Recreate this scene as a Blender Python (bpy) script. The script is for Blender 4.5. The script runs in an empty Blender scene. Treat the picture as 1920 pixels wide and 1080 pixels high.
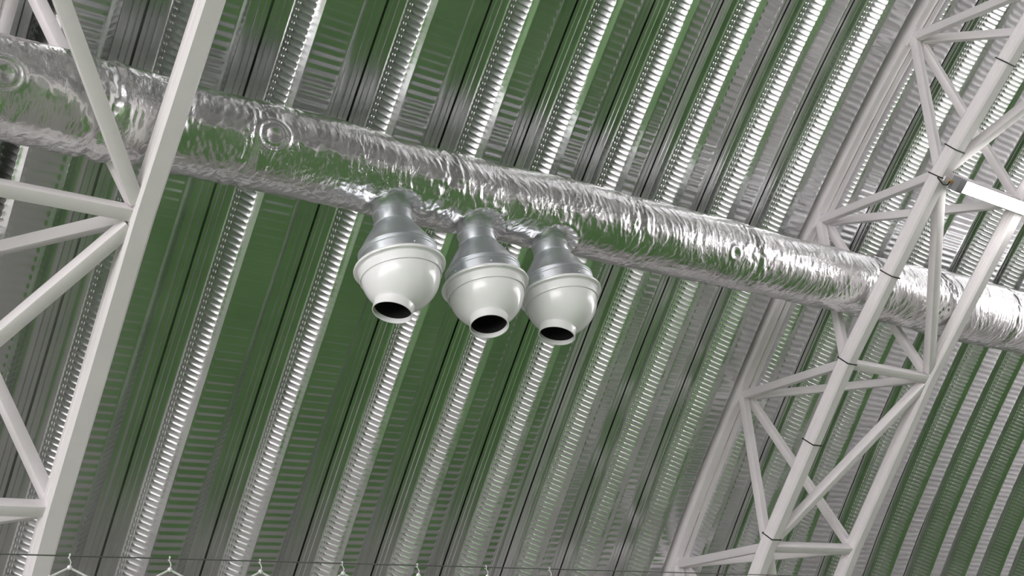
import bpy, bmesh, math, random
import numpy as np
from mathutils import Vector, Matrix
random.seed(4); RNG = np.random.default_rng(11)
sc = bpy.context.scene
COL = sc.collection
R = math.radians

# ------------------------------------------------------------------ roof curve
# The roof is an arched vault running along X.  A cross-section curve (in a frame
# tilted 33 degrees about X, origin at the photographer's eye) gives point + inward normal
TH = R(-33.0)
EYE = 1.6
H0, C2, C3, C4 = 6.162828, -0.0359023, 0.003558, -0.0002969
sY, cY = math.sin(TH), math.cos(TH)
def tilt(x, y, z):            # section frame -> hall frame (z up, y towards the side wall)
    return np.stack([x, cY*y - sY*z, sY*y + cY*z + EYE], -1)
ys = np.linspace(-2.5, 6.2, 900)
zs = H0 + C2*ys**2 + C3*ys**3 + C4*ys**4
pts = np.stack([ys, zs], 1)
def arc_ext(p, ang, rad, total, n, sgn):
    out = []
    for i in range(1, n+1):
        a = ang + sgn*total*i/n
        am = ang + sgn*total*(i-.5)/n
        p = p + sgn*np.array([math.cos(am), math.sin(-am)])*rad*total/n if sgn > 0 else p - np.array([math.cos(am), -math.sin(am)])*rad*total/n
        out.append(p)
    return out
def slope(i): 
    d = pts[i+1]-pts[i]; return math.atan2(-d[1], d[0])       # downward angle in section frame
a_lo = slope(-2); a_hi = slope(0)
low = arc_ext(pts[-1], a_lo, 14.0, R(24), 40, 1)
need = (-TH) + a_hi              # remaining angle to the ridge (horizontal tangent)
high = arc_ext(pts[0], a_hi, 24.0, need, 40, -1)[::-1]
P = np.array(high + list(pts) + low)
W2 = tilt(np.zeros(len(P)), P[:, 0], P[:, 1])[:, 1:]          # y,z in the hall
# cut at the floor
keep = W2[:, 1] > -0.05
W2 = W2[keep]
s0 = np.concatenate([[0], np.cumsum(np.hypot(*np.diff(W2, axis=0).T))])
z0pt = tilt(np.array([0.]), np.array([0.]), np.array([H0]))[0, 1:]
i0 = int(np.argmin(np.hypot(W2[:, 0]-z0pt[0], W2[:, 1]-z0pt[1])))
S = s0 - s0[i0]
T = np.gradient(W2, S, axis=0); T /= np.linalg.norm(T, axis=1)[:, None]
N = np.stack([T[:, 1], -T[:, 0]], 1)                          # inward normal
if N[i0, 1] > 0: N = -N
RIDGE_Y = W2[0, 0]; S_MIN = S[0]; S_MAX = S[-1]; EAVE_Y = W2[-1, 0]
def F(x, s, o):
    """hall point at length x, arc length s and depth o below the roof sheet"""
    x = np.asarray(x, float); s = np.asarray(s, float); o = np.asarray(o, float)
    s2 = np.where(s < S_MIN, 2*S_MIN - s, s)                  # mirrored half beyond the ridge
    y = np.interp(s2, S, W2[:, 0]); z = np.interp(s2, S, W2[:, 1])
    ny = np.interp(s2, S, N[:, 0]); nz = np.interp(s2, S, N[:, 1])
    y = y + ny*o; z = z + nz*o
    y = np.where(s < S_MIN, 2*RIDGE_Y - y, y)
    x, y, z = np.broadcast_arrays(x, y, z)
    return np.stack([x, y, z], -1)
def V(x, s, o): return Vector(F(x, s, o).tolist())

# ------------------------------------------------------------------ materials
def new_mat(name):
    m = bpy.data.materials.new(name); m.use_nodes = True
    nt = m.node_tree; b = nt.nodes['Principled BSDF']
    return m, nt, b
def nd(nt, t, **k):
    n = nt.nodes.new(t)
    for a, v in k.items():
        if a.startswith('_'): setattr(n, a[1:], v)
        else: n.inputs[a.replace('__', ' ')].default_value = v
    return n
def simple(name, col, rough=.5, metal=0., coat=0.):
    m, nt, b = new_mat(name)
    b.inputs['Base Color'].default_value = (*col, 1); b.inputs['Roughness'].default_value = rough
    b.inputs['Metallic'].default_value = metal; b.inputs['Coat Weight'].default_value = coat
    return m
def noisy(name, c1, c2, scale, rough=.5, metal=0., bump=0., bscale=None, r2=None, stretch=(1, 1, 1), detail=4):
    m, nt, b = new_mat(name)
    tc = nd(nt, 'ShaderNodeTexCoord'); mp = nd(nt, 'ShaderNodeMapping'); mp.inputs['Scale'].default_value = stretch
    nt.links.new(tc.outputs['Object'], mp.inputs['Vector'])
    n = nd(nt, 'ShaderNodeTexNoise', Scale=scale, Detail=detail, Roughness=.6)
    nt.links.new(mp.outputs['Vector'], n.inputs['Vector'])
    r = nt.nodes.new('ShaderNodeValToRGB'); r.color_ramp.elements[0].position = .3; r.color_ramp.elements[1].position = .7
    r.color_ramp.elements[0].color = (*c1, 1); r.color_ramp.elements[1].color = (*c2, 1)
    nt.links.new(n.outputs['Fac'], r.inputs['Fac']); nt.links.new(r.outputs['Color'], b.inputs['Base Color'])
    b.inputs['Roughness'].default_value = rough; b.inputs['Metallic'].default_value = metal
    if r2 is not None:
        mr = nd(nt, 'ShaderNodeMapRange'); mr.inputs['To Min'].default_value = rough; mr.inputs['To Max'].default_value = r2
        nt.links.new(n.outputs['Fac'], mr.inputs['Value']); nt.links.new(mr.outputs['Result'], b.inputs['Roughness'])
    if bump:
        n2 = nd(nt, 'ShaderNodeTexNoise', Scale=bscale or scale, Detail=5)
        nt.links.new(mp.outputs['Vector'], n2.inputs['Vector'])
        bp = nd(nt, 'ShaderNodeBump', Strength=1., Distance=bump)
        nt.links.new(n2.outputs['Fac'], bp.inputs['Height']); nt.links.new(bp.outputs['Normal'], b.inputs['Normal'])
    return m
M_STEEL = noisy('galvanised roof sheet', (.66, .67, .675), (.78, .785, .79), 3.0, rough=.15, metal=.97, bump=.00025, bscale=6, r2=.25)
M_FOIL = noisy('aluminium foil jacket', (.80, .80, .80), (.90, .90, .89), 6.0, rough=.18, metal=1., bump=.0022, bscale=60, r2=.28)
def foil_creases(m):
    nt = m.node_tree; b = nt.nodes['Principled BSDF']
    tc = nd(nt, 'ShaderNodeTexCoord'); prev = None
    pn = nd(nt, 'ShaderNodeTexNoise', Scale=4.5, Detail=2.); nt.links.new(tc.outputs['Object'], pn.inputs['Vector'])
    msk = nd(nt, 'ShaderNodeMapRange'); msk.inputs['From Min'].default_value = .38; msk.inputs['From Max'].default_value = .62
    msk.inputs['To Min'].default_value = .12; msk.inputs['To Max'].default_value = 1.; nt.links.new(pn.outputs['Fac'], msk.inputs['Value'])
    for sc_, dist, strx, dst in ((13, .0022, (1., .45, .45), 1.6), (30, .0013, (1.3, .7, .7), 1.0), (75, .0004, (1, 1, 1), .5)):
        mp = nd(nt, 'ShaderNodeMapping'); mp.inputs['Scale'].default_value = strx; mp.inputs['Rotation'].default_value = (0, .5, .35)
        nt.links.new(tc.outputs['Object'], mp.inputs['Vector'])
        n = nd(nt, 'ShaderNodeTexNoise', Scale=sc_, Detail=2.5, Distortion=dst); nt.links.new(mp.outputs['Vector'], n.inputs['Vector'])
        a = nd(nt, 'ShaderNodeMath', _operation='SUBTRACT'); a.inputs[1].default_value = .5; nt.links.new(n.outputs['Fac'], a.inputs[0])
        c = nd(nt, 'ShaderNodeMath', _operation='ABSOLUTE'); nt.links.new(a.outputs[0], c.inputs[0])
        d = nd(nt, 'ShaderNodeMath', _operation='MULTIPLY'); d.inputs[1].default_value = -3.; nt.links.new(c.outputs[0], d.inputs[0])
        bp = nd(nt, 'ShaderNodeBump', Strength=1., Distance=dist); nt.links.new(msk.outputs['Result'], bp.inputs['Strength']); nt.links.new(d.outputs[0], bp.inputs['Height'])
        if prev: nt.links.new(prev.outputs['Normal'], bp.inputs['Normal'])
        prev = bp
    nt.links.new(prev.outputs['Normal'], b.inputs['Normal'])
foil_creases(M_FOIL)
M_TAPE = noisy('aluminium tape', (.75, .75, .76), (.85, .85, .85), 9.0, rough=.2, metal=1., bump=.002, bscale=40)
M_GALV = noisy('galvanised duct fitting', (.70, .73, .77), (.82, .84, .87), 3.0, rough=.30, metal=.88, bump=.00005, bscale=25, r2=.40)
M_WHITE = noisy('white truss paint', (.83, .78, .80), (.88, .83, .845), 5.0, rough=.38, bump=.0006, bscale=30)
M_ENAM = simple('white enamel', (.94, .93, .94), .22, 0, .5)
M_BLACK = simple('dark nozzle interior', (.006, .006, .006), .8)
M_TIE = simple('black nylon', (.015, .015, .015), .5)
M_GREYC = simple('grey plastic', (.25, .25, .27), .5)
M_BRASS = simple('brass gland', (.75, .5, .18), .3, 1.)
M_CORD = simple('white net cord', (.8, .8, .8), .8)
M_WIRE = simple('steel wire', (.16, .17, .15), .55, .6)
M_HOUS = simple('painted lamp housing', (.52, .48, .50), .4, .3)
M_GASK = simple('grey gasket', (.12, .12, .12), .7)
M_TURF = noisy('green artificial turf', (.105, .245, .065), (.14, .31, .085), 30.0, rough=.9, bump=.01, bscale=120)
M_RUBBER = noisy('beige sports floor', (.38, .365, .35), (.45, .43, .41), 2.0, rough=.55)
M_WALL = noisy('white wall panel', (.72, .72, .71), (.78, .78, .77), 1.0, rough=.6)
def emit(name, col, st):
    m, nt, b = new_mat(name)
    b.inputs['Base Color'].default_value = (.8, .8, .8, 1)
    b.inputs['Emission Color'].default_value = (*col, 1); b.inputs['Emission Strength'].default_value = st
    return m
M_LED = emit('lamp diffuser', (1., .99, .97), 26.0)
M_GLAZ = emit('added light glazing front', (1., .96, .99), 3.5)  # emission for the added glazing of the front end wall
M_GLOW_BACK = emit('added light glazing back', (1., .96, .99), 3.5)  # emission for the added glazing behind the viewer

# ------------------------------------------------------------------ mesh helpers
def link(o, parent=None):
    COL.objects.link(o)
    if parent is not None: o.parent = parent
    return o
def grid_mesh(name, pts, mat, parent=None, closed_u=False, sharp=None, flip=False):
    """pts: (rows, cols, 3)"""
    r, c = pts.shape[:2]
    me = bpy.data.meshes.new(name)
    me.vertices.add(r*c); me.vertices.foreach_set('co', pts.reshape(-1).astype(np.float32))
    cc = c if closed_u else c-1
    i = np.arange(r-1)[:, None]*c; j = np.arange(cc)[None, :]; j2 = (j+1) % c
    a = i+j; b = i+j2; d = i+c+j; e = i+c+j2
    q = np.stack([a, b, e, d] if not flip else [a, d, e, b], -1).reshape(-1, 4)
    n = len(q)
    me.loops.add(n*4); me.loops.foreach_set('vertex_index', q.reshape(-1).astype(np.int32))
    me.polygons.add(n); me.polygons.foreach_set('loop_start', (np.arange(n)*4).astype(np.int32))
    me.polygons.foreach_set('use_smooth', np.ones(n, bool))
    me.update(calc_edges=True); me.validate()
    if sharp: me.set_sharp_from_angle(angle=R(sharp))
    me.materials.append(mat)
    return link(bpy.data.objects.new(name, me), parent)
def bm_obj(name, bm, mat, parent=None, smooth=None):
    me = bpy.data.meshes.new(name); bm.normal_update(); bm.to_mesh(me); bm.free()
    mats = mat if isinstance(mat, (list, tuple)) else [mat]
    for m in mats: me.materials.append(m)
    if smooth is not None:
        me.polygons.foreach_set('use_smooth', np.ones(len(me.polygons), bool)); me.set_sharp_from_angle(angle=R(smooth))
    return link(bpy.data.objects.new(name, me), parent)
def empty(name, loc=(0, 0, 0)):
    o = bpy.data.objects.new(name, None); o.location = loc; o.empty_display_size = .2
    COL.objects.link(o); return o
def tag(o, label, cat, group=None):
    o['label'] = label; o['category'] = cat
    if group: o['group'] = group
    return o
def keep_parent(ch, par):
    ch.parent = par; ch.matrix_parent_inverse = Matrix.Translation(-Vector(par.location))
def frame_of(d, ref):
    d = Vector(d).normalized(); u = Vector(ref); u = (u - d*u.dot(d)).normalized(); return d, u, d.cross(u)
def add_prism(bm, a, b, w, h, ref, prof=None):
    """bar from a to b: rounded box section w (across) x h (along ref)"""
    a = Vector(a); b = Vector(b); d, u, v = frame_of(b-a, ref)
    if prof is None:
        r = min(w, h)*.12; prof = []
        for sx, sy, a0 in ((1, 1, 0), (-1, 1, 90), (-1, -1, 180), (1, -1, 270)):
            for t in (0, 45, 90):
                an = R(a0+t); prof.append((sx*(w/2-r)+r*math.cos(an), sy*(h/2-r)+r*math.sin(an)))
    n = len(prof)
    va = [bm.verts.new(a + v*x + u*y) for x, y in prof]; vb = [bm.verts.new(b + v*x + u*y) for x, y in prof]
    for i in range(n): bm.faces.new((va[i], va[(i+1) % n], vb[(i+1) % n], vb[i]))
    bm.faces.new(va[::-1]); bm.faces.new(vb)
def bar(name, a, b, w, h, ref, mat, parent, prof=None):
    bm = bmesh.new(); add_prism(bm, a, b, w, h, ref, prof); bmesh.ops.recalc_face_normals(bm, faces=bm.faces)
    o = bm_obj(name, bm, mat, None, 40)
    if parent is not None: keep_parent(o, parent)
    return o
def sweep(bm, path, prof, ref_fn):
    """sweep a closed profile along path; ref_fn(i) gives up vector"""
    rings = []
    n = len(path)
    for i, p in enumerate(path):
        d = (path[min(i+1, n-1)] - path[max(i-1, 0)])
        d, u, v = frame_of(d, ref_fn(i))
        rings.append([bm.verts.new(p + v*x + u*y) for x, y in prof])
    k = len(prof)
    for a, b in zip(rings[:-1], rings[1:]):
        for i in range(k): bm.faces.new((a[i], a[(i+1) % k], b[(i+1) % k], b[i]))
    bm.faces.new(rings[0][::-1]); bm.faces.new(rings[-1])
def tube(bm, path, r, n=8):
    prof = [(r*math.cos(2*math.pi*i/n), r*math.sin(2*math.pi*i/n)) for i in range(n)]
    path = [Vector(p) for p in path]
    ref = Vector((.13, .2, 1)); 
    sweep(bm, path, prof, lambda i: ref)
def lathe(name, prof, origin, axis, mat, parent, n=64, sharp=35, start=(1, 0, 0)):
    """prof: list of (radius, distance along axis)"""
    d, u, v = frame_of(axis, start); o = Vector(origin)
    P3 = np.zeros((len(prof), n, 3))
    for i, (r, t) in enumerate(prof):
        for j in range(n):
            a = 2*math.pi*j/n; P3[i, j] = o + d*t + (u*math.cos(a) + v*math.sin(a))*r
    ob = grid_mesh(name, P3, mat, None, closed_u=True, sharp=sharp)
    if parent is not None: keep_parent(ob, parent)
    return ob

# ------------------------------------------------------------------ ROOF SHEETS
PITCH = .63503; X0 = 2.02734
DXK = [.0728, .0740, .0909, .1099, .0680, .0107, -.0724, -.1340, -.1830, -.193, -.2019, -.1564, -.0536, .0302, .0894, .1065, .1489]
EK = [.42796508, -.22958156, -.31942759, -.57368838, .56929905, .38445824]
def seam_x(k, s):
    kc = min(max(k, 0), 16); base = X0 + PITCH*k + DXK[kc]
    kk = (min(max(k, -1), 14)-6)/8; s = np.clip(s, -2., 5.2)
    return base + s*(EK[0]+EK[1]*kk+EK[2]*kk*kk)*.1 + s*s*(EK[3]+EK[4]*kk+EK[5]*kk*kk)*.01
WO = .1187
P_WEB, P_FLAT = .0380, .0505
def half_cols():
    """(kind, t / offset, depth, web crimp) from the seam to the start of the flat pan"""
    c = [('a', 0, -.05, 0), ('a', .007, -.05, 0), ('a', .0075, 0, 0), ('a', .030, 0, 0), ('a', .034, .0045, 0), ('a', .038, 0, 0),
         ('a', .066, 0, 0), ('a', .070, .0045, 0), ('a', .074, 0, 0), ('a', .098, -.002, 0), ('a', WO-.003, 0, 0), ('a', WO, .003, 0)]
    for t, a in ((.02, 0), (.06, .6), (.10, .9), (.145, .9), (.165, .1), (.19, .1), (.21, .9), (.26, .9), (.28, .1), (.30, .1), (.33, .9), (.5, 1), (.75, 1), (.9, 1), (.97, .8), (1., .4)):
        c.append(('w', t, 0, a))
    c += [('c', .12, 0, .18), ('c', .5, 0, .06), ('c', .9, 0, .02), ('c', 1., 0, 0)]
    return c
HC = half_cols()
fine = np.arange(-1.9, 5.9, P_WEB/8)
full_end = 2*S_MIN - S_MAX
coarse_a = np.linspace(full_end, -1.9, 46)[:-1]
coarse_b = np.linspace(fine[-1], S_MAX, 16)[1:]
rows_fine = np.concatenate([coarse_a, fine, coarse_b])
rows_far = np.concatenate([coarse_a, np.linspace(-1.9, fine[-1], 14)[:-1], [fine[-1]], coarse_b])
def panel_pts(k, rows):
    xa = seam_x(k, rows); xb = seam_x(k+1, rows)
    pw = (xb-xa); cols = []
    DP = np.interp(rows, [0.3, 3.0, 4.3], [.156, .146, .132]); LO = np.interp(rows, [.3, 3., 4.3], [.216, .228, .236])
    WE = LO-.030; WD = DP-.028
    wig = .0005*np.sin(rows*37+k) + .0012*np.sin(rows*5.3+2*k)
    cw = (0.5+0.5*np.cos(2*np.pi*rows/P_WEB))**3.2; cf = (0.5+0.5*np.cos(2*np.pi*(rows+.3*k)/P_FLAT))**1.1
    fade = ((rows > -1.9) & (rows < fine[-1])).astype(float)
    cw = cw*fade; cf = cf*fade
    ln = np.hypot(WD, WE-WO); wx, wz = -WD/ln, (WE-WO)/ln
    def col(x, dep): cols.append(F(x, rows, dep))
    def half(sgn, xs_, seq):
        for kd, t, dep, aw in seq:
            h = .0026*aw*cw
            if kd == 'a': off, dp = t+0*rows, dep+0*rows
            elif kd == 'w': off, dp = WO+.002+t*(WE-WO-.002), .003+t*(WD-.003)
            else: off, dp = WE+t*.030, WD+t*.028
            col(xs_+sgn*(off+h*wx), dp+h*wz + (wig if kd == 'c' else 0))
    half(1, xa, HC)
    fl = pw-2*LO
    for t, a in ((.03, 0), (.07, .9), (.12, 1), (.35, 1), (.55, 1), (.78, 1), (.88, 1), (.93, .9), (.97, 0)):
        col(xa+LO+fl*t, DP + .0020*a*cf + wig)
    half(-1, xb, HC[::-1])
    return np.stack(cols, 1)
K_VIS = range(-2, 19)
# far panels: coarse shell, one mesh (the parent)
far = []
for k in list(range(-26, -2)) + list(range(19, 50)):
    far.append(panel_pts(k, rows_far))
vs, fs, base = [], [], 0
for g in far:
    r, c = g.shape[:2]; vs.append(g.reshape(-1, 3))
    i = np.arange(r-1)[:, None]*c; j = np.arange(c-1)[None, :]
    q = np.stack([i+j, i+j+1, i+c+j+1, i+c+j], -1).reshape(-1, 4)+base; fs.append(q); base += r*c
vs = np.concatenate(vs); fs = np.concatenate(fs)
me = bpy.data.meshes.new('ceiling'); me.vertices.add(len(vs)); me.vertices.foreach_set('co', vs.reshape(-1).astype(np.float32))
me.loops.add(len(fs)*4); me.loops.foreach_set('vertex_index', fs.reshape(-1).astype(np.int32))
me.polygons.add(len(fs)); me.polygons.foreach_set('loop_start', (np.arange(len(fs))*4).astype(np.int32))
me.update(calc_edges=True); me.materials.append(M_STEEL)
ceiling = link(bpy.data.objects.new('ceiling', me)); ceiling['kind'] = 'structure'
for k in K_VIS:
    grid_mesh('roof_panel', panel_pts(k, rows_fine), M_STEEL, ceiling, sharp=38)

# ------------------------------------------------------------------ FLOOR, WALLS, ADDED GLOWING WINDOWS
XW0, XW1 = -14.0, 33.5
YW1 = EAVE_Y; YW0 = 2*RIDGE_Y-EAVE_Y
def box(name, lo, hi, mat, parent=None, bev=0.):
    bm = bmesh.new(); bmesh.ops.create_cube(bm, size=1.)
    for v in bm.verts: v.co = Vector([lo[i]+(v.co[i]+.5)*(hi[i]-lo[i]) for i in range(3)])
    if bev: bmesh.ops.bevel(bm, geom=bm.edges[:], offset=bev, segments=2, affect='EDGES')
    o = bm_obj(name, bm, mat, None, 40 if bev else None)
    if parent is not None: keep_parent(o, parent)
    return o
floor = box('floor', (XW0-.3, YW0-.3, -.2), (XW1+.3, YW1+.3, 0), M_RUBBER); floor['kind'] = 'structure'
for (a, b) in (((4.0, -17.0), (12.6, 5.3)), ((-7.5, -17.0), (1.6, 5.3))):
    t = box('floor', (a[0], a[1], .001), (b[0], b[1], .03), M_TURF); t['kind'] = 'structure'
# end walls follow the vault
def end_wall(name, x, thick):
    rows = np.linspace(full_end, S_MAX, 90); prof = F(0, rows, -.06)[:, 1:]
    bm = bmesh.new()
    A = [bm.verts.new((x, y, max(z, 0))) for y, z in prof]; B = [bm.verts.new((x+thick, y, max(z, 0))) for y, z in prof]
    bm.faces.new(A); bm.faces.new(B[::-1])
    n = len(A)
    for i in range(n): bm.faces.new((A[i], B[i], B[(i+1) % n], A[(i+1) % n]))
    bmesh.ops.recalc_face_normals(bm, faces=bm.faces)
    o = bm_obj(name, bm, M_WALL); o['kind'] = 'structure'; return o
end_wall('wall_back', XW0-.25, .25); end_wall('wall_front', XW1, .25)
o = box('wall_right', (XW0, EAVE_Y-1.15, 0), (XW1, EAVE_Y-1.0, 1.6), M_WALL); o['kind'] = 'structure'
o = box('wall_left', (XW0, 2*RIDGE_Y-EAVE_Y+1.0, 0), (XW1, 2*RIDGE_Y-EAVE_Y+1.15, 1.6), M_WALL); o['kind'] = 'structure'
wn = 1
order = np.argsort(W2[:, 0])
def roof_z(y):
    if y < RIDGE_Y: y = 2*RIDGE_Y-y
    return float(np.interp(y, W2[order, 0], W2[order, 1]))
for xw, sg in ((XW0, 1), (XW1, -1)):  # unseen glowing windows added to light the hall and brighten roof reflections
    y = YW0+1.4
    while y < YW1-2.2:
        ya, yb = y+.04, y+2.16
        zb = min(roof_z(ya), roof_z(yb))-.45
        if zb > 1.6:
            fr = box('added_window_%d' % wn, (min(xw, xw+sg*.07), ya, .9), (max(xw, xw+sg*.07), yb, zb), M_ENAM); fr['kind'] = 'structure'
            box('glow_pane', (min(xw+sg*.06, xw+sg*.08), ya+.07, .97), (max(xw+sg*.06, xw+sg*.08), yb-.07, zb-.07), M_GLOW_BACK if sg > 0 else M_GLAZ, fr)
            wn += 1
        y += 2.2

# ------------------------------------------------------------------ TRUSSES
A0, DA = .00644, 1.5210
TOPD, BOTD, HW = .116, 1.264, .5035
def chord_profile(w, h, groove=.004):
    r = .012; p = []
    x, y = w/2, h/2
    # square tube with a shallow weld groove along each side
    p += [(x-r, y), (x, y-r), (x, h*.08), (x-groove, h*.04), (x-groove, -h*.04), (x, -h*.08), (x, -y+r), (x-r, -y)]
    p += [(w*.08, -y), (w*.04, -y+groove), (-w*.04, -y+groove), (-w*.08, -y), (-x+r, -y)]
    p += [(-x, -y+r), (-x, -h*.08), (-x+groove, -h*.04), (-x+groove, h*.04), (-x, h*.08), (-x, y-r), (-x+r, y)]
    return p
def make_truss(xt, shift, k0, k1, label):
    base = V(xt, A0+shift+1.5*DA, BOTD)
    t = empty('roof_truss', base); tag(t, label, 'roof truss')
    def nt_(k): return V(xt, A0+shift+k*DA, TOPD+.05)
    def nb(k, sg): return V(xt+sg*HW, A0+shift+(k+.5)*DA, BOTD)
    # bottom chords: square tube bent at the nodes
    for sg in (-1, 1):
        bm = bmesh.new(); path = []
        for k in range(k0, k1+1):
            path.append(nb(k, sg))
        fine_p = []
        for a, b in zip(path[:-1], path[1:]): fine_p += [a.lerp(b, .02), a.lerp(b, .5), a.lerp(b, .98)]
        sweep(bm, fine_p, chord_profile(.098, .098), lambda i: Vector((0, -.55, -.84)))
        bmesh.ops.recalc_face_normals(bm, faces=bm.faces)
        keep_parent(bm_obj('bottom_chord', bm, M_WHITE, None, 35), t)
    # top chord: two channels back to back with slots between
    sp = np.linspace(A0+shift+(k0-.2)*DA, A0+shift+(k1+.2)*DA, 60)
    for sg, w in ((-1, .085), (1, .055)):
        bm = bmesh.new(); path = [V(xt+sg*(.048 if sg < 0 else .038), s, TOPD) for s in sp]
        prof = [(-w/2, -.05), (w/2, -.05), (w/2, .05), (w/2-.012, .056), (-w/2+.012, .056), (-w/2, .05)]
        sweep(bm, path, prof, lambda i: (V(xt, sp[i], 1)-V(xt, sp[i], 0)))
        bmesh.ops.recalc_face_normals(bm, faces=bm.faces)
        keep_parent(bm_obj('top_chord', bm, M_WHITE, None, 35), t)
    # packing plates leaving narrow dark slots between the two channels
    for i in range(0, len(sp)-2, 6):
        bar('packing_plate', V(xt+.002, sp[i], TOPD), V(xt+.002, sp[i+3], TOPD), .03, .09, V(xt, sp[i], 1)-V(xt, sp[i], 0), M_WHITE, t)
    inw = Vector((0, -.55, -.84))
    for k in range(k0, k1+1):
        L, Rr = nb(k, -1), nb(k, 1)
        e = Vector((.05, 0, 0))
        if k0 < k < k1: bar('strut', L+e*.8, Rr-e*.8, .062, .062, inw, M_WHITE, t)
        if k < k1:                                                 # zigzag in the bottom plane
            a, b = (nb(k, -1), nb(k+1, 1)) if (k % 2 == 0) else (nb(k, 1), nb(k+1, -1))
            d = (b-a).normalized()
            bar('bottom_brace', a+d*.07, b-d*.07, .066, .066, inw, M_WHITE, t)
        for sg in (-1, 1):
            for kk in (k, k+1):
                if kk < k0 or kk > k1: continue
                a = nt_(kk)+Vector((sg*.03, 0, 0)); b = nb(k, sg); d = (b-a).normalized()
                bar('diagonal', a, b-d*.055, .060, .060, Vector((1, 0, 0)), M_WHITE, t)
        g = nt_(k)
        if k > k0:
            bm = bmesh.new(); add_prism(bm, V(xt, A0+shift+k*DA-.07, TOPD+.052), V(xt, A0+shift+k*DA+.07, TOPD+.052), .16, .02, inw)
            keep_parent(bm_obj('node_plate', bm, M_WHITE, None, 35), t)
    return t
XT = 7.5417; X2 = 6.0994
make_truss(XT, 0.0, -2, 5, 'white lattice roof truss on the right with a lit lamp under it')
make_truss(XT-X2, (1.9439-2)*DA, -2, 5, 'white lattice roof truss on the left close to the viewer')

# ------------------------------------------------------------------ FOIL DUCT
DY, DZ = 4.2181, 4.9399
def duct_axis(x):
    t = (np.asarray(x, float)-1.92)/5.76
    return DY-.053*t, DZ+.042*t
def vnoise(u, v, seed, pv=None):
    """value noise, periodic in v with period pv"""
    rg = np.random.default_rng(seed); tab = rg.random((512, 512))
    iu = np.floor(u).astype(int); iv = np.floor(v).astype(int); fu = u-iu; fv = v-iv
    fu = fu*fu*(3-2*fu); fv = fv*fv*(3-2*fv)
    m = (lambda a: a % pv) if pv else (lambda a: a % 512)
    g = lambda a, b: tab[a % 512, m(b)]
    return (g(iu, iv)*(1-fu)+g(iu+1, iv)*fu)*(1-fv)+(g(iu, iv+1)*(1-fu)+g(iu+1, iv+1)*fu)*fv
def make_duct():
    xs = np.concatenate([np.arange(-2.0, 1.0, .02), np.arange(1.0, 10.6, .0075), np.arange(10.6, 14, .03)])
    nph = 232; ph = np.arange(nph)/nph*2*np.pi
    X, PH = np.meshgrid(xs, ph, indexing='ij')
    rad = np.interp(X, [-2, 1.2, 2.5, 4.3, 6.3, 7.0, 7.9, 8.15, 8.6, 10], [.228, .226, .221, .222, .217, .222, .234, .254, .262, .256])
    v = PH/(2*np.pi)
    # wandering warp
    wx = (vnoise(X*3, v*6, 1, 6)-.5)*.16; wp = (vnoise(X*3+9, v*6, 2, 6)-.5)*.10
    Xw = X+wx; vw = (v+wp) % 1.0
    def per(u, sc, p, sd): return vnoise(u, (vw*p) % p, sd, p)
    d = np.zeros_like(X)
    d += .026*(vnoise(X*1.1, v*3, 5, 3)-.5) + .016*(vnoise(X*3.1, v*5, 6, 5)-.5)
    rd = lambda n: 1-np.abs(2*n-1)
    # crumple ridges: mostly running round the duct, finer and denser below
    below = .5+.5*np.cos(PH)            # phi = 0 is straight down
    d += (.0030*(rd(per(Xw*7, 1, 5, 7))**3) + .0022*(rd(per(Xw*15, 1, 7, 8))**3))*(.5+.5*below)
    d += .0030*(rd(per(Xw*26+vw*14, 1, 16, 9))**4)*(.4+.6*below)
    d += .0022*(rd(per(Xw*34-vw*9, 1, 11, 10))**4)
    d += .0022*(rd(per(Xw*48+vw*20, 1, 40, 11))**2)*below**2
    d += .0012*(rd(per(Xw*70, 1, 60, 14))**2)*(.3+.7*below)
    # jacket joints with a puckered band
    for xj, am in ((.6, .012), (1.72, .014), (1.97, .018), (2.40, .008), (3.50, .004), (4.85, .005), (5.86, .005), (7.2, .012), (7.95, .005), (8.9, .006)):
        w = X + .03*np.sin(PH*2+xj) - xj
        d -= am*np.exp(-(w/.022)**2)
        d += am*.5*np.exp(-((w-.06)/.04)**2)
        d += .006*np.exp(-(w/.10)**2)*(vnoise(X*60, v*40, int(xj*100), 40)-.5)*2
    # embossed insulation pin discs
    for xd, pd, rr in ((2.473, -70, .080), (1.277, -66, .080), (5.645, -58, .045)):
        dx = X-xd; dp = ((PH-R(pd)+np.pi) % (2*np.pi)-np.pi)*.23; q = np.hypot(dx, dp)
        m = np.exp(-(np.maximum(q-rr, 0)/.02)**2)
        d = d*(1-.75*m)
        d += .009*np.exp(-((q-rr)/.013)**2) + .004*np.exp(-((q-rr*.55)/.011)**2) - .006*np.exp(-(q/(rr*.35))**2)
    # dimples pulled in round the three nozzle collars
    for xn in (3.2228, 3.7513, 4.2743):
        dx = X-xn; dp = ((PH+np.pi) % (2*np.pi)-np.pi)*.23; q = np.hypot(dx, dp)
        d = d*(1-.7*np.exp(-(q/.16)**4)) - .036*np.exp(-(q/.14)**6)
        d += .008*np.exp(-((q-.165)/.025)**2)
        d += .003*np.exp(-((q-.16)/.03)**2)*np.cos(np.arctan2(dp, dx)*17)
    lo_ = .026*(vnoise(X*1.1, v*3, 5, 3)-.5)
    d = lo_ + (d-lo_)*.85
    r = rad+d-.012
    yc, zc = duct_axis(X); zc = zc-.012
    # phi measured from straight down, negative towards the viewer (-y)
    P3 = np.stack([X, yc+r*np.sin(PH), zc-r*np.cos(PH)], -1)
    root = empty('ventilation_duct', (4.0, DY, DZ)); tag(root, 'large round ventilation duct wrapped in crumpled silver foil', 'duct')
    o = grid_mesh('foil_jacket', P3, M_FOIL, None, closed_u=True); keep_parent(o, root)
    return root
duct = make_duct()

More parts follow.
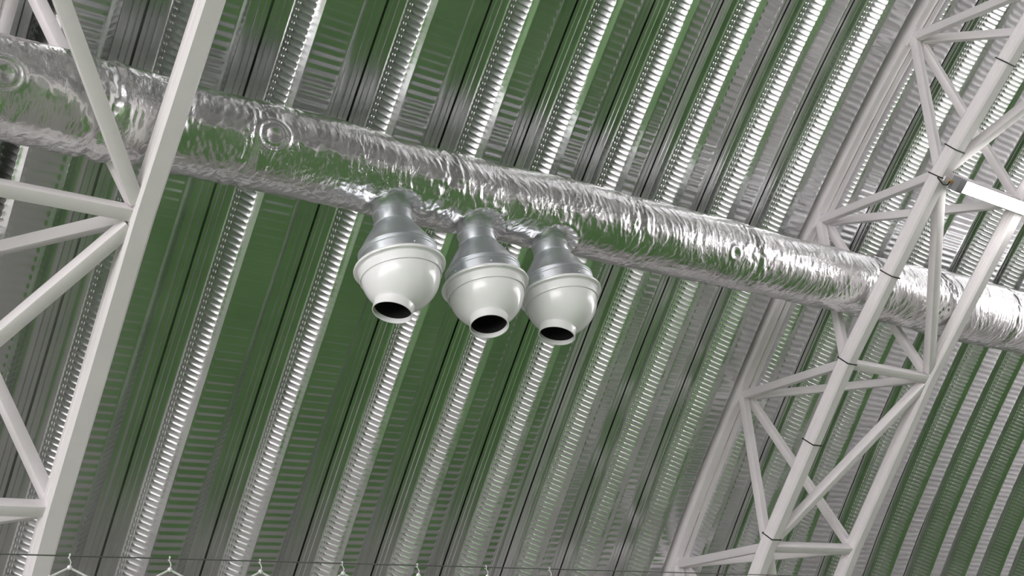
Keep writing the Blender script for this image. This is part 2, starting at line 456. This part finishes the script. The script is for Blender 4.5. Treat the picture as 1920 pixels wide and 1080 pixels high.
# ------------------------------------------------------------------ BALL JET NOZZLES
NOZ = [(3.2228, .5386, (-.307, .095, -.947), 'white ball nozzle under the foil duct, leftmost and largest of the three'),
       (3.7513, .5472, (-.195, -.107, -.975), 'white ball nozzle under the foil duct, middle of the three'),
       (4.2743, .5126, (-.290, .113, -.950), 'white ball nozzle under the foil duct, rightmost of the three')]
U = .96
def nlathe(name, prof, *a, **k): return lathe(name, [(r*U, t*U) for r, t in prof], *a, **k)
for xn, L, bax, lab in NOZ:
    root = empty('air_nozzle', (xn, DY, DZ-.23)); tag(root, lab, 'air nozzle', None)
    o = Vector((xn, DY, DZ)); ax = Vector((-.03, -.02, -1)); ax.normalize()
    o = Vector((xn, DY, DZ-L)) - ax*L          # so the flange centre is exact
    f = L/U                                       # flange plane, in fitting units (U metres each)
    nk = .102
    nlathe('neck_collar', [(nk, .150), (nk, f-.335), (nk+.004, f-.333), (nk+.004, f-.325), (nk, f-.322), (nk, f-.272), (nk+.004, f-.269), (nk+.004, f-.258), (nk, f-.255)], o, ax, M_GALV, root)
    nlathe('reducer_cone', [(nk, f-.257), (nk+.006, f-.250), (nk+.018, f-.232), (nk+.048, f-.185), (nk+.078, f-.135), (nk+.094, f-.104), (nk+.098, f-.092)], o, ax, M_GALV, root)
    b = nlathe('plenum_band', [(.201, f-.096), (.206, f-.093), (.206, f-.087), (.2015, f-.084), (.202, f-.079), (.206, f-.076), (.206, f-.070), (.203, f-.067), (.205, f-.01), (.205, f-.002)], o, ax, M_GALV, root)
    # riveted lap seam and rivets on the band
    d, u, v = frame_of(ax, (1, 0, 0))
    an = {0: -50, 1: -95, 2: -55}[NOZ.index((xn, L, bax, lab))]
    cr = lambda a, r, t: o + d*t*U + (u*math.cos(R(a))+v*math.sin(R(a)))*r*U
    sm = bar('lap_seam', cr(an, .2045, f-.064), cr(an, .2055, f-.012), .012, .004, cr(an, 1, 0)-cr(an, 0, 0), M_GALV, b)
    for q in range(6):
        a = an+30+60*q; pa = cr(a, .204, f-.042)
        bm = bmesh.new(); bmesh.ops.create_uvsphere(bm, u_segments=10, v_segments=6, radius=.0045, matrix=Matrix.Translation(pa))
        keep_parent(bm_obj('rivet', bm, M_GALV, None, 60), b)
    fl = nlathe('flange', [(.204, f-.012), (.226, f-.013), (.235, f-.008), (.238, f), (.236, f+.006), (.229, f+.008), (.218, f+.006), (.213, f+.012), (.212, f+.052), (.2105, f+.058), (.207, f+.060), (.203, f+.052)], o, ax, M_ENAM, root, n=96)
    for q in range(4):
        pa = cr(an+20+90*q, .228, f+.008)
        bm = bmesh.new(); bmesh.ops.create_uvsphere(bm, u_segments=10, v_segments=6, radius=.004, matrix=Matrix.Translation(pa))
        keep_parent(bm_obj('screw', bm, M_GALV, None, 60), fl)
    bc = o + d*(f+.035)*U
    rb = .205; ro = .103; t0 = math.sqrt(rb*rb-ro*ro)
    bx = Vector(bax).normalized(); prof = []
    a1 = math.acos(min(1, (t0+.004)/rb))
    for i in range(36):
        a = R(100) + (a1-R(100))*i/35
        prof.append((rb*math.sin(a), rb*math.cos(a)))
    prof += [(ro+.003, t0+.008), (ro+.001, t0+.014), (ro, t0+.045), (ro+.001, t0+.052), (ro-.001, t0+.054), (ro-.005, t0+.053), (ro-.007, t0+.045), (ro-.007, t0+.020)]
    bl = nlathe('swivel_ball', prof, bc, bx, M_ENAM, root, n=96)
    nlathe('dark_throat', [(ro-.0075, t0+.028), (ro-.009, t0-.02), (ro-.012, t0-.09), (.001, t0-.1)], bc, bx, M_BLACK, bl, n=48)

# ------------------------------------------------------------------ LINEAR LED LIGHT
def led(x0, x1, s, dep, label, real=True):
    root = empty('linear_ceiling_light', V((x0+x1)/2, s, dep)); tag(root, label, 'light', None)
    nrm = (V(0, s, 1)-V(0, s, 0)).normalized()
    a, b = V(x0, s, dep), V(x1, s, dep)
    w = .088
    prof = [(-w/2+.006, -.052), (w/2-.006, -.052), (w/2, -.045), (w/2, -.006), (w/2-.004, 0), (-w/2+.004, 0), (-w/2, -.006), (-w/2, -.045)]
    bar('housing', a, b, w, .05, nrm, M_HOUS, root, prof)
    # frosted diffuser: shallow dome below the housing
    dp = [(-w/2+.004, .0), (-w/2+.004, .012), (-w/2+.014, .022), (0, .027), (w/2-.014, .022), (w/2-.004, .012), (w/2-.004, .0)]
    bar('diffuser', a+Vector((.055, 0, 0)), b-Vector((.03, 0, 0)), w, .02, nrm, M_LED, root, dp[::-1])
    ec = bar('end_cap', a-Vector((.02, 0, 0)), a+Vector((.052, 0, 0)), w+.006, .066, nrm, M_GREYC, root)
    bar('end_cap', b-Vector((.028, 0, 0)), b+Vector((.01, 0, 0)), w+.006, .066, nrm, M_HOUS, root)
    bar('mounting_rail', a-nrm*.062-Vector((.06, 0, 0)), b-nrm*.062+Vector((.05, 0, 0)), .035, .014, nrm, M_WHITE, root)
    g = a-Vector((.02, 0, 0))-nrm*.02
    bar('cable_gland', g, g-Vector((.035, 0, 0)), .02, .02, nrm, M_BRASS, root)
    bm = bmesh.new(); q = [g-Vector((.03, 0, 0)), g+Vector((-.06, .01, -.03)), g+Vector((-.075, .03, -.02)), g+Vector((-.07, .05, .05))]
    tube(bm, q, .005); keep_parent(bm_obj('supply_cable', bm, M_TIE, None, 60), root)
    return root
led(7.08, 8.16, .785, 1.385, 'glowing white linear light fixture under the right roof truss')

for xa in (-4.4, -10.2):  # unseen lamps added to light the roof and put highlights on its crimps
    for s_ in (-6.6, -3.9, -1.4, .9, 3.2):
        r_ = led(xa, xa+1.3, s_, 1.2, 'unseen white linear light added behind the viewer for roof highlights')
        r_['group'] = 'unseen linear lights added behind the viewer'
        for xr in (xa+.15, xa+1.15): bar('added_lamp_rod', V(xr, s_, .14), V(xr, s_, 1.14), .012, .012, (1, 0, 0), M_GREYC, r_)
# ------------------------------------------------------------------ CABLE TIES round the near bottom chord of the right truss
def chord_point(xt, shift, sg, s):
    k = (s-A0-shift)/DA-.5; k0 = math.floor(k); f = k-k0
    a = V(xt+sg*HW, A0+shift+(k0+.5)*DA, BOTD); b = V(xt+sg*HW, A0+shift+(k0+1.5)*DA, BOTD)
    return a.lerp(b, f), (b-a).normalized()
TIES = [(-.12, 'uppermost on the chord'), (.565, 'just above the lit lamp'), (.79, 'at the node beside the lamp end'),
        (1.56, 'where the foil duct passes behind'), (2.27, 'at the node below the foil duct'), (2.93, 'midway between two lower nodes'), (3.72, 'lowest on the chord')]
for s, wh in TIES:
    c, d = chord_point(XT, 0, -1, s)
    bm = bmesh.new(); _, u, v = frame_of(d, (0, -.55, -.84))
    h = .052
    ring = []
    for dd in (-.004, .004):
        for e in (h, h-.0035):
            ring.append([bm.verts.new(c+d*dd+u*sy*e+v*sx*e) for sx, sy in ((-1, -1), (1, -1), (1, 1), (-1, 1))])
    o0, i0_, o1, i1 = ring
    for i in range(4):
        j = (i+1) % 4
        bm.faces.new((o0[i], o0[j], o1[j], o1[i])); bm.faces.new((o0[i], i0_[i], i0_[j], o0[j])); bm.faces.new((o1[i], o1[j], i1[j], i1[i]))
    bmesh.ops.recalc_face_normals(bm, faces=bm.faces)
    t = bm_obj('cable_tie', bm, M_TIE); tag(t, 'black cable tie round the white truss chord, '+wh, 'cable tie', 'cable ties on the right truss')

# ------------------------------------------------------------------ NET WIRE, HOOKS AND NET
HX = [1.2646+.3*i for i in range(7)]
def wire_pt(x): return Vector((x, 3.388, 2.668-.0125*(x-1.2646)+.004))
bm = bmesh.new(); tube(bm, [wire_pt(-1), wire_pt(1), wire_pt(4), wire_pt(9)], .0021)
tag(bm_obj('net_wire', bm, M_WIRE, None, 60), 'thin dark steel wire stretched across the bottom of the view', 'wire')
ORD = ['leftmost', 'second from the left', 'third from the left', 'fourth from the left', 'fifth from the left', 'sixth from the left', 'rightmost']
for i, x in enumerate(HX):
    p = wire_pt(x); bm = bmesh.new(); path = []
    for a in range(-60, 241, 20):
        path.append(p+Vector((.002*math.sin(R(a)), .005*math.cos(R(a)), .006*math.sin(R(a)))))
    path += [p+Vector((.002, -.006, -.02)), p+Vector((0, 0, -.034))]
    tube(bm, path, .0016, 6)
    bm2 = bmesh.new()
    o = bm_obj('net_hook', bm, M_CORD, None, 60); bm2.free()
    tag(o, 'small white hook on the net wire, %s of the hooks' % ORD[i], 'hook', 'white hooks along the net wire')
def net():
    root = empty('sports_net', (2.4, 3.388, 2.0)); tag(root, 'white cord sports net hanging from the hooks on the wire', 'net')
    rg = random.Random(3)
    for i, x in enumerate(HX):
        p = wire_pt(x)+Vector((0, 0, -.034))
        for sg in (-1, 1):
            e = wire_pt(x+sg*.15)+Vector((0, 0, -.125)); 
            m = p.lerp(e, .38)+Vector((0, 0, .0)); m.z += .006
            bm = bmesh.new(); tube(bm, [p, m, p.lerp(e, .7)+Vector((0, 0, .004)), e], .0032, 6)
            keep_parent(bm_obj('edge_cord', bm, M_CORD, None, 60), root)
            # branch strands running down from the knots
            bm = bmesh.new(); a = m
            tube(bm, [a, a+Vector((sg*.006, 0, -.05)), a+Vector((-sg*.01, .0, -.16)), p+Vector((0, 0, -.30))], .0026, 6)
            tube(bm, [e, e+Vector((-sg*.04, 0, -.09)), e+Vector((-sg*.08, 0, -.18)), p+Vector((0, 0, -.30))], .0026, 6)
            bmesh.ops.create_uvsphere(bm, u_segments=8, v_segments=6, radius=.006, matrix=Matrix.Translation(a))
            keep_parent(bm_obj('mesh_cord', bm, M_CORD, None, 60), root)
        bm = bmesh.new(); bmesh.ops.create_uvsphere(bm, u_segments=8, v_segments=6, radius=.0075, matrix=Matrix.Translation(p))
        keep_parent(bm_obj('knot', bm, M_CORD, None, 60), root)
net()

# ------------------------------------------------------------------ WORLD, CAMERA
w = bpy.data.worlds.new('World'); sc.world = w; w.use_nodes = True
w.node_tree.nodes['Background'].inputs[0].default_value = (.9, .95, 1, 1); w.node_tree.nodes['Background'].inputs[1].default_value = .6
# area light helper, never called
def lamp_area(name, loc, sx, sy, power):
    l = bpy.data.lights.new(name, 'AREA'); l.shape = 'RECTANGLE'; l.size = sx; l.size_y = sy; l.energy = power
    o = bpy.data.objects.new(name, l); o.location = loc; COL.objects.link(o); return o

cam = bpy.data.cameras.new('Camera'); cam.sensor_width = 36; cam.sensor_fit = 'HORIZONTAL'; cam.lens = 2284.73/1920*36
cam.clip_start = .05; cam.clip_end = 200
co = bpy.data.objects.new('Camera', cam); COL.objects.link(co)
Mr = np.array([[0.7756583322509734, -0.14991339692702674, -0.6130906336190747], [-0.6060369319393013, -0.4482051266342063, -0.6571387993296499], [-0.17627645541942757, 0.8812707517446694, -0.4385070961616787]])
mw = Matrix(Mr.tolist()).to_4x4(); mw.translation = Vector((0, 0, EYE)); co.matrix_world = mw
sc.camera = co
vs_ = sc.view_settings; vs_.view_transform = 'Standard'; vs_.look = 'None'; vs_.gamma = 1; vs_.use_curve_mapping = False; vs_.exposure = 0.90
print('RIDGE', RIDGE_Y, W2[0], 'EAVE', EAVE_Y, W2[-1], S_MIN, S_MAX)
